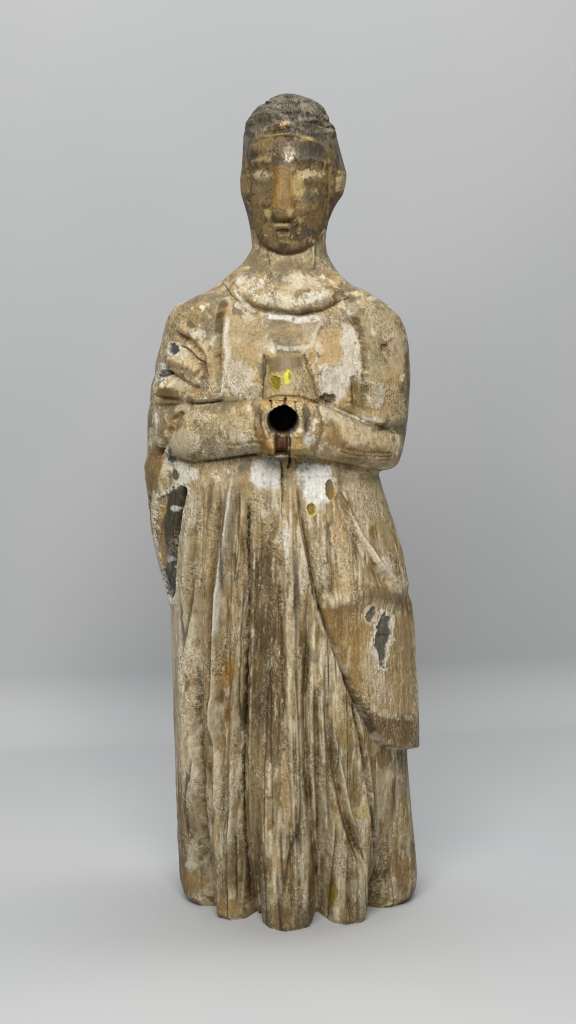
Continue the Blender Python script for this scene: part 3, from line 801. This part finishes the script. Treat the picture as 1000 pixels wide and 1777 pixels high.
blob([(514, 808), (535, 802), (575, 808), (580, 830), (575, 860), (560, 884), (540, 886), (528, 865), (518, 840)], (228, 224, 210), .95, 4, 5); oval(525, 838, 6, 16, (132, 120, 96), a=.7, warp=5, brk=.2); oval(560, 802, 18, 5, (178, 150, 80), a=.7, warp=3); oval(540, 800, 14, 6, (148, 142, 122), a=.7, warp=3)
oval(573, 850, 8, 18, (106, 86, 64), a=.95, soft=1.5, warp=2.5, rim=(214, 202, 160), rimw=2, dh=-2, rot=-.12); oval(577, 860, 5, 8, (150, 116, 30), a=.9, warp=2); oval(540, 884, 7, 10, (128, 98, 26), a=.95, soft=1.5, warp=2.5, rim=(214, 200, 130), rimw=2.5, rot=-.2, dh=-2)
oval(508, 985, 9, 60, (178, 164, 134), a=.7, warp=6, brk=.15, field='v'); oval(525, 1000, 8, 26, (202, 192, 174), a=.6, warp=4)
# mantle
oval(640, 870, 26, 44, (180, 164, 130), a=.75, warp=9, brk=.05); oval(665, 920, 14, 46, (168, 148, 112), a=.7, warp=8, brk=.2); oval(648, 945, 14, 12, (160, 140, 112), a=.6, warp=5); oval(640, 830, 20, 10, (158, 142, 106), a=.6, warp=6)
oval(560, 880, 8, 14, (156, 138, 112), a=.6, warp=4); oval(545, 925, 12, 18, (150, 128, 92), a=.7, warp=6); oval(593, 930, 15, 46, (186, 154, 116), a=.85, warp=6); oval(603, 1000, 8, 34, (190, 160, 120), a=.8, warp=4)
oval(550, 980, 12, 40, (190, 172, 142), a=.7, warp=5, brk=.1, field='v'); streak([(566, 970), (567, 1010), (562, 1040)], 4, (206, 196, 182), .7, 2, .2); oval(580, 1000, 12, 20, (160, 126, 82), a=.6, warp=5); oval(640, 995, 14, 14, (138, 114, 78), a=.7, warp=5)
streak([(606, 885), (622, 925), (645, 965), (662, 990)], 3.5, (220, 206, 172), .9, 1.5); oval(664, 980, 12, 14, (206, 190, 172), a=.85, warp=5); oval(683, 1012, 14, 12, (202, 178, 152), a=.75, warp=5, brk=.1)
blob([(610, 1022), (640, 1010), (690, 1025), (714, 1050), (716, 1080), (690, 1050), (640, 1040), (600, 1045)], (116, 88, 54), .85, 7, 7); blob([(555, 1060), (600, 1045), (640, 1045), (628, 1130), (632, 1220), (600, 1170), (570, 1100)], (146, 110, 66), .88, 6, 6, .0)
oval(585, 1090, 14, 30, (128, 88, 48), a=.6, warp=7); oval(612, 1150, 10, 50, (162, 120, 72), a=.6, warp=5, brk=.2, field='v'); blob([(632, 1060), (712, 1070), (718, 1230), (690, 1240), (650, 1230), (628, 1140)], (172, 138, 98), .85, 6, 5)
blob([(640, 1110), (650, 1120), (672, 1180), (690, 1225), (655, 1225), (634, 1150)], (194, 174, 150), .75, 5, 5, .1, field='v'); streak([(675, 1180), (690, 1140), (695, 1100)], 4, (150, 116, 78), .5, 4); oval(705, 1120, 7, 50, (150, 120, 84), a=.6, warp=5)
oval(643, 1066, 9, 14, (104, 96, 80), a=.95, soft=1.5, warp=3.5, rim=(194, 178, 154), rimw=5, rot=.15, dh=-2)
blob([(668, 1064), (676, 1072), (678, 1100), (672, 1130), (664, 1150), (666, 1160), (660, 1156), (654, 1130), (650, 1110), (656, 1085)], (94, 88, 72), .97, 1.5, 3.5, rim=(204, 190, 172), rimw=6, dh=-2)
streak([(652, 1104), (664, 1101), (676, 1102)], 2, (62, 56, 44), .7, 1)
blob([(600, 1175), (625, 1215), (660, 1245), (726, 1240), (726, 1296), (670, 1292), (640, 1262)], (110, 78, 46), .92, 6, 6); streak([(640, 1220), (660, 1240), (690, 1245), (722, 1246)], 5, (202, 184, 162), .6, 6, .3)
blob([(617, 1212), (630, 1225), (648, 1252), (652, 1270), (640, 1272), (630, 1250)], (72, 66, 60), .85, 2, 2); blob([(640, 1278), (652, 1268), (668, 1284), (655, 1286)], (176, 166, 148), .8, 2, 2)
streak([(516, 840), (528, 930), (548, 1030), (572, 1110), (600, 1178)], 1.4, (66, 54, 36), .75, 1, .1); streak([(548, 1052), (560, 1090), (585, 1140), (606, 1176)], 4, (196, 182, 156), .6, 2, .15)
oval(553, 1054, 3, 6, (56, 44, 30), a=.9, soft=1, warp=1); oval(545, 1138, 9, 12, (112, 104, 80), a=.75, warp=5)
# skirt, lower
for cx, cy, rx, ry, c, a, b in [
    (322, 1110, 14, 60, (192, 182, 158), .65, .2), (345, 1130, 10, 90, (178, 162, 132), .6, .15), (330, 1270, 10, 70, (178, 164, 132), .6, .2), (360, 1200, 9, 80, (150, 118, 78), .65, .0),
    (394, 1170, 10, 34, (160, 112, 40), .8, .0), (393, 1235, 8, 26, (142, 98, 32), .8, .0), (400, 1290, 10, 40, (160, 126, 74), .65, .1), (414, 1180, 5, 80, (184, 166, 130), .6, .2), (322, 1400, 9, 40, (146, 118, 70), .7, .0),
    (335, 1475, 12, 22, (190, 182, 164), .6, .2), (336, 1500, 12, 7, (200, 192, 172), .7, .3), (333, 1530, 18, 20, (142, 110, 68), .8, .0), (352, 1400, 9, 60, (166, 148, 114), .6, .2),
    (385, 1400, 9, 70, (138, 120, 92), .7, .05), (405, 1445, 9, 26, (194, 180, 150), .65, .2), (390, 1500, 20, 18, (124, 106, 74), .7, .1), (377, 1520, 8, 8, (84, 68, 42), .7, .1), (408, 1480, 8, 18, (118, 90, 48), .7, .1),
    (392, 1575, 24, 18, (156, 124, 78), .85, .0), (372, 1560, 6, 14, (176, 154, 116), .6, .1), (450, 1340, 18, 50, (140, 116, 76), .75, .05), (470, 1400, 14, 40, (146, 124, 84), .6, .1), (465, 1385, 14, 5, (72, 58, 38), .6, .3),
    (467, 1410, 9, 22, (166, 148, 112), .6, .2), (470, 1432, 6, 10, (140, 92, 44), .7, .1), (497, 1360, 6, 60, (154, 116, 62), .7, .0), (440, 1440, 8, 60, (158, 140, 104), .5, .2), (456, 1500, 16, 20, (118, 94, 54), .7, .1),
    (455, 1560, 9, 16, (196, 184, 156), .6, .3), (480, 1590, 20, 20, (118, 84, 46), .75, .0), (497, 1530, 8, 40, (152, 116, 62), .6, .1), (520, 1590, 10, 22, (104, 82, 52), .7, .0),
    (515, 1200, 8, 80, (186, 168, 132), .7, .15), (512, 1330, 4, 30, (110, 84, 44), .8, .0), (520, 1290, 8, 60, (184, 168, 134), .6, .2), (522, 1400, 8, 70, (170, 154, 124), .65, .15), (546, 1240, 5, 40, (136, 122, 88), .6, .1),
    (550, 1213, 4, 22, (92, 78, 48), .75, .1), (545, 1320, 4, 30, (110, 92, 54), .7, .0), (556, 1380, 10, 60, (170, 152, 124), .7, .1), (570, 1340, 10, 24, (138, 108, 66), .7, .1), (590, 1240, 22, 24, (190, 170, 128), .65, .1),
    (598, 1270, 14, 26, (156, 124, 74), .7, .05), (605, 1320, 14, 14, (134, 104, 62), .6, .1), (592, 1390, 5, 30, (118, 70, 30), .85, .0), (618, 1375, 6, 20, (120, 100, 48), .7, .0), (630, 1410, 8, 9, (180, 168, 112), .55, .05),
    (610, 1410, 10, 14, (192, 180, 140), .6, .2), (624, 1440, 12, 18, (194, 184, 160), .6, .2), (616, 1460, 8, 26, (116, 88, 44), .8, .1), (560, 1450, 14, 30, (178, 166, 140), .6, .2), (580, 1490, 20, 26, (172, 160, 132), .55, .2),
    (574, 1550, 15, 15, (132, 112, 48), .85, .05), (582, 1568, 5, 7, (168, 150, 50), .7, .1), (622, 1545, 20, 20, (190, 176, 144), .6, .3), (612, 1590, 24, 14, (138, 110, 66), .7, .1), (628, 1250, 8, 30, (196, 180, 138), .6, .2),
    (640, 1360, 6, 60, (184, 166, 124), .7, .1), (665, 1320, 24, 16, (112, 86, 46), .75, .15), (690, 1325, 14, 22, (98, 76, 44), .7, .2), (680, 1340, 12, 16, (188, 172, 136), .5, .4), (664, 1385, 10, 36, (188, 170, 132), .65, .15),
    (690, 1380, 14, 30, (132, 104, 62), .6, .05), (690, 1440, 18, 36, (158, 136, 92), .65, .05), (665, 1460, 8, 40, (138, 104, 54), .7, .1), (690, 1500, 24, 24, (134, 94, 46), .75, .05), (668, 1545, 12, 10, (166, 146, 110), .7, .1), (705, 1530, 12, 16, (124, 96, 54), .7, .1)]:
    oval(cx, cy, rx, ry, c, a=a, warp=min(rx * .7, 7), brk=b, soft=3.5, field='v')
# grime caught in the open cracks
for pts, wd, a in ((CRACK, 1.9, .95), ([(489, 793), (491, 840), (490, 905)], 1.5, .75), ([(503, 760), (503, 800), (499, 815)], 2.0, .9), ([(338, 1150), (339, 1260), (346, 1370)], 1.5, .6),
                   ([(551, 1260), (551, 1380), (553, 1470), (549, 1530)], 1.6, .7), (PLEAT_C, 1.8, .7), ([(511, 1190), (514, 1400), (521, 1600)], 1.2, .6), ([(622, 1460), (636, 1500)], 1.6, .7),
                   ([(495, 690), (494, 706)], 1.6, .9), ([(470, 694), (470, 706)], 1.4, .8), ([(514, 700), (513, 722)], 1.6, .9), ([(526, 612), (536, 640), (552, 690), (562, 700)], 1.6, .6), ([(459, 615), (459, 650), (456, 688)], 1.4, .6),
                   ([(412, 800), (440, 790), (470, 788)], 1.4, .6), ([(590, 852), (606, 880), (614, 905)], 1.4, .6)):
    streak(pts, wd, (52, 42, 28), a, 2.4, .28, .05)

# overall fine specks, and the darker outlines where grime gathers along flake edges
speck = fbm(P0, 3.4, 2, 1.0, 12)
body = (rowV > 448).astype(F32)
clus = smooth(-0.25, 0.45, fbm(P0, 55, 2, 1.4, 31))
for f_, lv, wd, am in ((NM, 0.12, 0.055, .75), (NM, -0.35, 0.055, .6), (NF2, 0.25, 0.09, .6), (NA, -0.3, 0.06, .5)):
    mix(ALL, (92, 74, 44), am * smooth(wd, wd * 0.3, np.abs(f_ + 0.25 * NS - lv)) * clus * (0.45 + 0.55 * body))
    mix(ALL, (222, 210, 182), 0.6 * am * smooth(wd, wd * 0.3, np.abs(f_ + 0.25 * NS - lv + wd * 2.2)) * clus * body)
mix(ALL, (78, 60, 34), 0.6 * crisp(0.80, speck + 0.35 * NM, 0.12))
mix(ALL, (226, 214, 186), 0.4 * crisp(0.82, -speck + 0.35 * NM, 0.12) * (0.3 + 0.7 * body))
mix(ALL, (82, 62, 34), (0.15 + 0.4 * ROWW) * crisp(0.68, NF1 + 0.3 * NF2, 0.14) * (0.6 + 0.4 * body))
mix(ALL, (214, 200, 168), (0.1 + 0.3 * ROWW) * crisp(0.68, -NF1 + 0.25 * NM, 0.14) * (0.3 + 0.7 * body))
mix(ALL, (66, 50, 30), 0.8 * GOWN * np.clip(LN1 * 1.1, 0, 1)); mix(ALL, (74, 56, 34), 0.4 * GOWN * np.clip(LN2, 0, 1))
C[hdm] *= 0.86
ref = (lin((158, 134, 98)) * K).astype(F32)
C = ref * (np.maximum(C, 1e-4) / ref) ** 1.12
lum = C @ np.array([0.25, 0.6, 0.15], F32)
C = np.maximum(lum[:, None] + (C - lum[:, None]) * 1.09, 0.003)
C = np.where(C > 0.5, 0.5 + 0.26 * np.tanh((C - 0.5) / 0.26), C) * np.array([1.0, 0.985, 0.955], F32)
C *= np.exp((0.08 + 0.12 * ROWW) * NF1 + 0.12 * NF2)[:, None]
Hh += 0.2 * speck - (0.4 + 0.6 * ROWW) * crisp(0.62, NF1 + 0.3 * NF2, 0.14)

# bare and stained wood round the bore, drawn over the flaking
blob([(478, 760), (501, 757), (501, 791), (478, 791)], (92, 56, 26), .95, 1.5, 1); oval(490, 774, 5, 8, (74, 14, 10), a=.85, soft=1.5, warp=2); oval(489, 797, 14, 5, (140, 112, 76), a=.8, soft=2, warp=2)
streak([(503, 750), (503.5, 775), (502, 800), (499, 812)], 1.6, (34, 26, 18), .9, .8, 0, .25)
blob([(464, 626), (480, 619), (510, 617), (526, 621), (527, 642), (500, 645), (480, 644), (466, 650)], (124, 104, 72), .75, 2.4, 3)
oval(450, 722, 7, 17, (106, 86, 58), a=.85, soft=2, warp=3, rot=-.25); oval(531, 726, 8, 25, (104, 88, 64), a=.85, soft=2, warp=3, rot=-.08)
blob([(441, 742), (450, 748), (468, 770), (472, 790), (458, 788), (446, 765)], (150, 106, 58), .7, 2, 3); streak([(470, 764), (475, 776), (475, 789)], 2, (206, 164, 98), .8, .8)
for pts in ([(470, 696), (471, 710)], [(496, 687), (493, 709)], [(514, 699), (515, 724)]):
    streak(pts, 1.3, (44, 33, 22), .85, 1.2, 0, .1)
oval(479, 664, 7, 14, (124, 108, 24), a=.9, soft=1.5, warp=4, rim=(176, 164, 70), rimw=2, rot=-.3); oval(500, 654, 6, 12, (206, 196, 34), a=.9, soft=1.5, warp=3, rot=.15); oval(503, 652, 2.5, 7, (110, 98, 20), a=.9, soft=1, warp=1)
# drilled socket through the joined hands: the bore
HOLE = (492.0, 731.0)
s = pick(455, 530, 695, 768)
q = np.sqrt((U[s] - HOLE[0]) ** 2 + (W[s] - HOLE[1]) ** 2) + 1.6 * NA[s]
rad = 26.5
Hh[s] -= 120 * smooth(rad + 0.6, rad - 1.6, q)
mix(s, (40, 24, 18), smooth(rad + 1.5, rad - 1.5, q))
mix(s, (80, 16, 12), 0.6 * smooth(rad + 1.0, rad - 1.5, q) * smooth(505, 516, U[s]))
hole_q = np.full(len(P0), 1e9, F32)
hole_q[s] = q

# bottom edge worn round
Hh -= 6 * smooth(14, 0, Z0) ** 2
# settle features near the outline so that the measured silhouette holds
Hd = Hh - HM
Hh = HM + np.where(Hd > 0, Hd * (0.3 + 0.7 * smooth(0.0, 0.3, facing)), Hd)
X1, Y1, Z1 = X0 + nx * Hh, Y0 + ny * Hh, np.maximum(Z0, 0)

PV = np.stack([X1, Y1, Z1], 1)
G3 = PV.reshape(NR, NC, 3)
du = np.roll(G3, -1, 1) - np.roll(G3, 1, 1)
dv = np.gradient(G3, axis=0)
NRM = np.cross(dv, du)
NRM /= np.linalg.norm(NRM, axis=2)[:, :, None] + 1e-9
if (NRM.reshape(-1, 3) * np.stack([nx, ny, np.zeros_like(nx)], 1)).sum() < 0:
    NRM = -NRM
NRM = NRM.reshape(-1, 3)

# ------------------------------------------------------------------ which part each face belongs to
i, j = np.meshgrid(np.arange(NR - 1), np.arange(NC), indexing='ij')
j2 = (j + 1) % NC
a_, b_, c_, d_ = (i * NC + j).ravel(), (i * NC + j2).ravel(), ((i + 1) * NC + j2).ravel(), ((i + 1) * NC + j).ravel()
faces = np.stack([a_, d_, c_, b_], 1)
Uf, Wf, Vf, Ff = U[a_], W[a_], rowV[a_], isfront[a_]
tf = np.tile(t, NR - 1)
part = np.zeros(len(faces), np.int32)
NAMES = ["skirt", "pleat", "pleat", "pleat", "pleat", "pleat", "pleat", "mantle", "cloak", "bodice", "sleeve", "sleeve", "hand", "hand", "socket", "collar",
         "neck", "head", "hair", "ear", "ear", "nose", "mouth", "eye", "eye"]
(SK, P1, P2, P3, P4, P5, P6, MA, CL, BO, SL, SR, HL, HR, SO, CO, NE, HE, HA, EL, ER, NO, MO, E1, E2) = range(len(NAMES))


def inside(pts, m=0.0):
    o = np.zeros(len(faces), bool)
    k = np.nonzero(Ff)[0]
    o[k] = poly_sd(pts, Uf[k], Wf[k]) < m
    return o


def xline(pts):
    ys = [p[1] for p in pts]
    xs = [p[0] for p in pts]
    return np.interp(Wf, ys, xs)


part[:] = SK
fr = Ff & (Wf > 740)
xa, xc, xm, xb, xd = xline(PLEAT_A), xline(CRACK), xline(MID), xline(PLEAT_B), xline(PLEAT_C)
xcl = np.interp(Wf, [800, 840, 890, 950, 1010, 1052], [300, 318, 308, 301, 297, 296])
part[fr & (Uf < xa)] = P1
part[fr & (Uf >= xa) & (Uf < xc)] = P2
part[fr & (Uf >= xc) & (Uf < xm)] = P3
part[fr & (Uf >= xm) & (Uf < xb)] = P4
part[fr & (Uf >= xb) & (Uf < xd)] = P5
part[fr & (Uf >= xd)] = P6
part[fr & (Uf >= xd) & (Vf < 1300)] = MA
part[inside(MANTLE)] = MA
part[(~Ff) & (Vf < 1300) & (Vf > 520)] = CL
part[(~Ff) & (tf < math.pi / 2) & (Vf > 815) & (Vf < 1299)] = MA
part[Ff & (Wf > 760) & (Wf < 1052) & (Uf < xcl)] = CL
lo = np.where(Uf < 500, np.interp(Uf, *zip(*FOREARM_L_LO)), np.interp(Uf, *zip(*FOREARM_R_LO)))
up = Ff & (Wf > 440) & (Wf <= lo)
part[up] = BO
xr = np.interp(Wf, [492, 545, 590, 640, 690, 745], [603, 613, 627, 633, 631, 642])
xl = np.interp(Wf, [512, 560, 620, 700], [392, 381, 379, 384])
upr, upl = np.interp(Uf, *zip(*FOREARM_R_UP)), np.interp(Uf, *zip(*FOREARM_L_UP))
part[up & (Uf > xr) & (Wf > 495)] = SR
part[up & (Uf > 500) & (Wf > upr)] = SR
part[up & (Uf < xl) & (Wf > 512)] = SL
part[up & (Uf < 500) & (Wf > upl)] = SL
part[up & (Wf > 700) & (Uf < np.interp(Wf, [700, 740, 772, 800], [262, 272, 280, 300]))] = CL
hands = inside(HAND_TOP, 1) | inside(HAND_BLOCK, 1)
part[hands & (Uf < 501)] = HL
part[hands & (Uf >= 501)] = HR
part[hole_q[a_] < rad] = SO
colb = np.interp(Uf, [395, 402, 418, 440, 480, 520, 560, 588, 604, 612], [470, 486, 517, 533, 543, 545, 538, 524, 503, 480])
colt = np.interp(Uf, [395, 405, 440, 470, 510, 550, 585, 600], [468, 464, 478, 498, 504, 494, 476, 470])
part[Ff & (Wf < colb) & (Wf >= colt) & (Uf > 395) & (Uf < 612) & (Wf > 440)] = CO
part[Ff & (Wf > 425) & (Wf < colt) & (Wf < 500) & (Uf > 400) & (Uf < 606) & (Wf <= colt)] = NE
part[(~Ff) & (Vf <= 520)] = NE
part[Ff & (Wf <= 446) & (Vf < 452)] = NE
face_in = inside(FACE, 2)
part[Ff & (Wf < 400) & ~face_in] = HE
part[face_in] = HE
part[(~Ff) & (Vf < 430)] = HA
hedge = np.interp(Uf, [415, 432, 455, 480, 510, 540, 562, 578, 600], [262, 262, 240, 234, 233, 241, 254, 285, 300])
part[Ff & (Wf < hedge)] = HA
part[Ff & (Vf < 172)] = HA
part[Ff & (Wf > 285) & (Wf < 360) & (Uf < 429)] = EL
part[Ff & (Wf > 288) & (Wf < 378) & (Uf > 575) & (Wf >= hedge)] = ER
part[inside(NOSE, 2)] = NO
part[inside([(473, 387), (506, 387), (508, 414), (478, 414)])] = MO


def in_ell(cx, cy, rx, ry):
    return Ff & (((Uf - cx) / rx) ** 2 + ((Wf - cy) / ry) ** 2 < 1)


part[in_ell(455, 309, 18, 11)] = E1
part[in_ell(535, 312, 19, 11)] = E2

# ------------------------------------------------------------------ link the parts
wood = patina_material()
colors = np.ones((len(P0), 4), F32)
colors[:, :3] = np.clip(C, 0.004, 0.9)

root = bpy.data.objects.new("carved_statue", None)
root.empty_display_size = 0.1
col.objects.link(root)
root["label"] = "weathered carved wooden figure of a robed person with joined hands around a drilled hole"
root["category"] = "statue"


def build_part(name, sel, parent):
    f = faces[sel]
    uniq, inv = np.unique(f, return_inverse=True)
    f = inv.reshape(-1, 4).astype(np.int32)
    me = bpy.data.meshes.new(name)
    nv_, nf_ = len(uniq), len(f)
    me.vertices.add(nv_)
    me.vertices.foreach_set("co", (PV[uniq] * S).astype(F32).ravel())
    me.loops.add(nf_ * 4)
    me.polygons.add(nf_)
    me.loops.foreach_set("vertex_index", f.ravel())
    me.polygons.foreach_set("loop_start", np.arange(0, nf_ * 4, 4, dtype=np.int32))
    me.polygons.foreach_set("use_smooth", np.ones(nf_, bool))
    at = me.attributes.new("patina", 'FLOAT_COLOR', 'POINT')
    at.data.foreach_set("color", colors[uniq].ravel())
    me.update(calc_edges=True)
    me.materials.append(wood)
    me.normals_split_custom_set_from_vertices(NRM[uniq].astype(F32))
    o = bpy.data.objects.new(name, me)
    col.objects.link(o)
    o.parent = parent
    return o


LABELS = {P3: "darkest brown pleat with a bare wooden hollow", MA: "ochre mantle end with a dark paint loss", CL: "cloak edge with a long black loss of paint",
          SO: "dark round drilled hole"}
objs = {}
order = [SK, MA, CL, BO, SL, SR, HL, HR, SO, CO, NE, HE, P1, P2, P3, P4, P5, P6, HA, EL, ER, NO, MO, E1, E2]
for k in order:
    sel = part == k
    if not sel.any():
        continue
    par = root
    if P1 <= k <= P6:
        par = objs[SK]
    elif k >= HA:
        par = objs[HE]
    objs[k] = build_part(NAMES[k], sel, par)
    if k in LABELS:
        objs[k]["label"] = LABELS[k]
print("faces", len(faces), {NAMES[k] + str(k): int((part == k).sum()) for k in range(len(NAMES))})
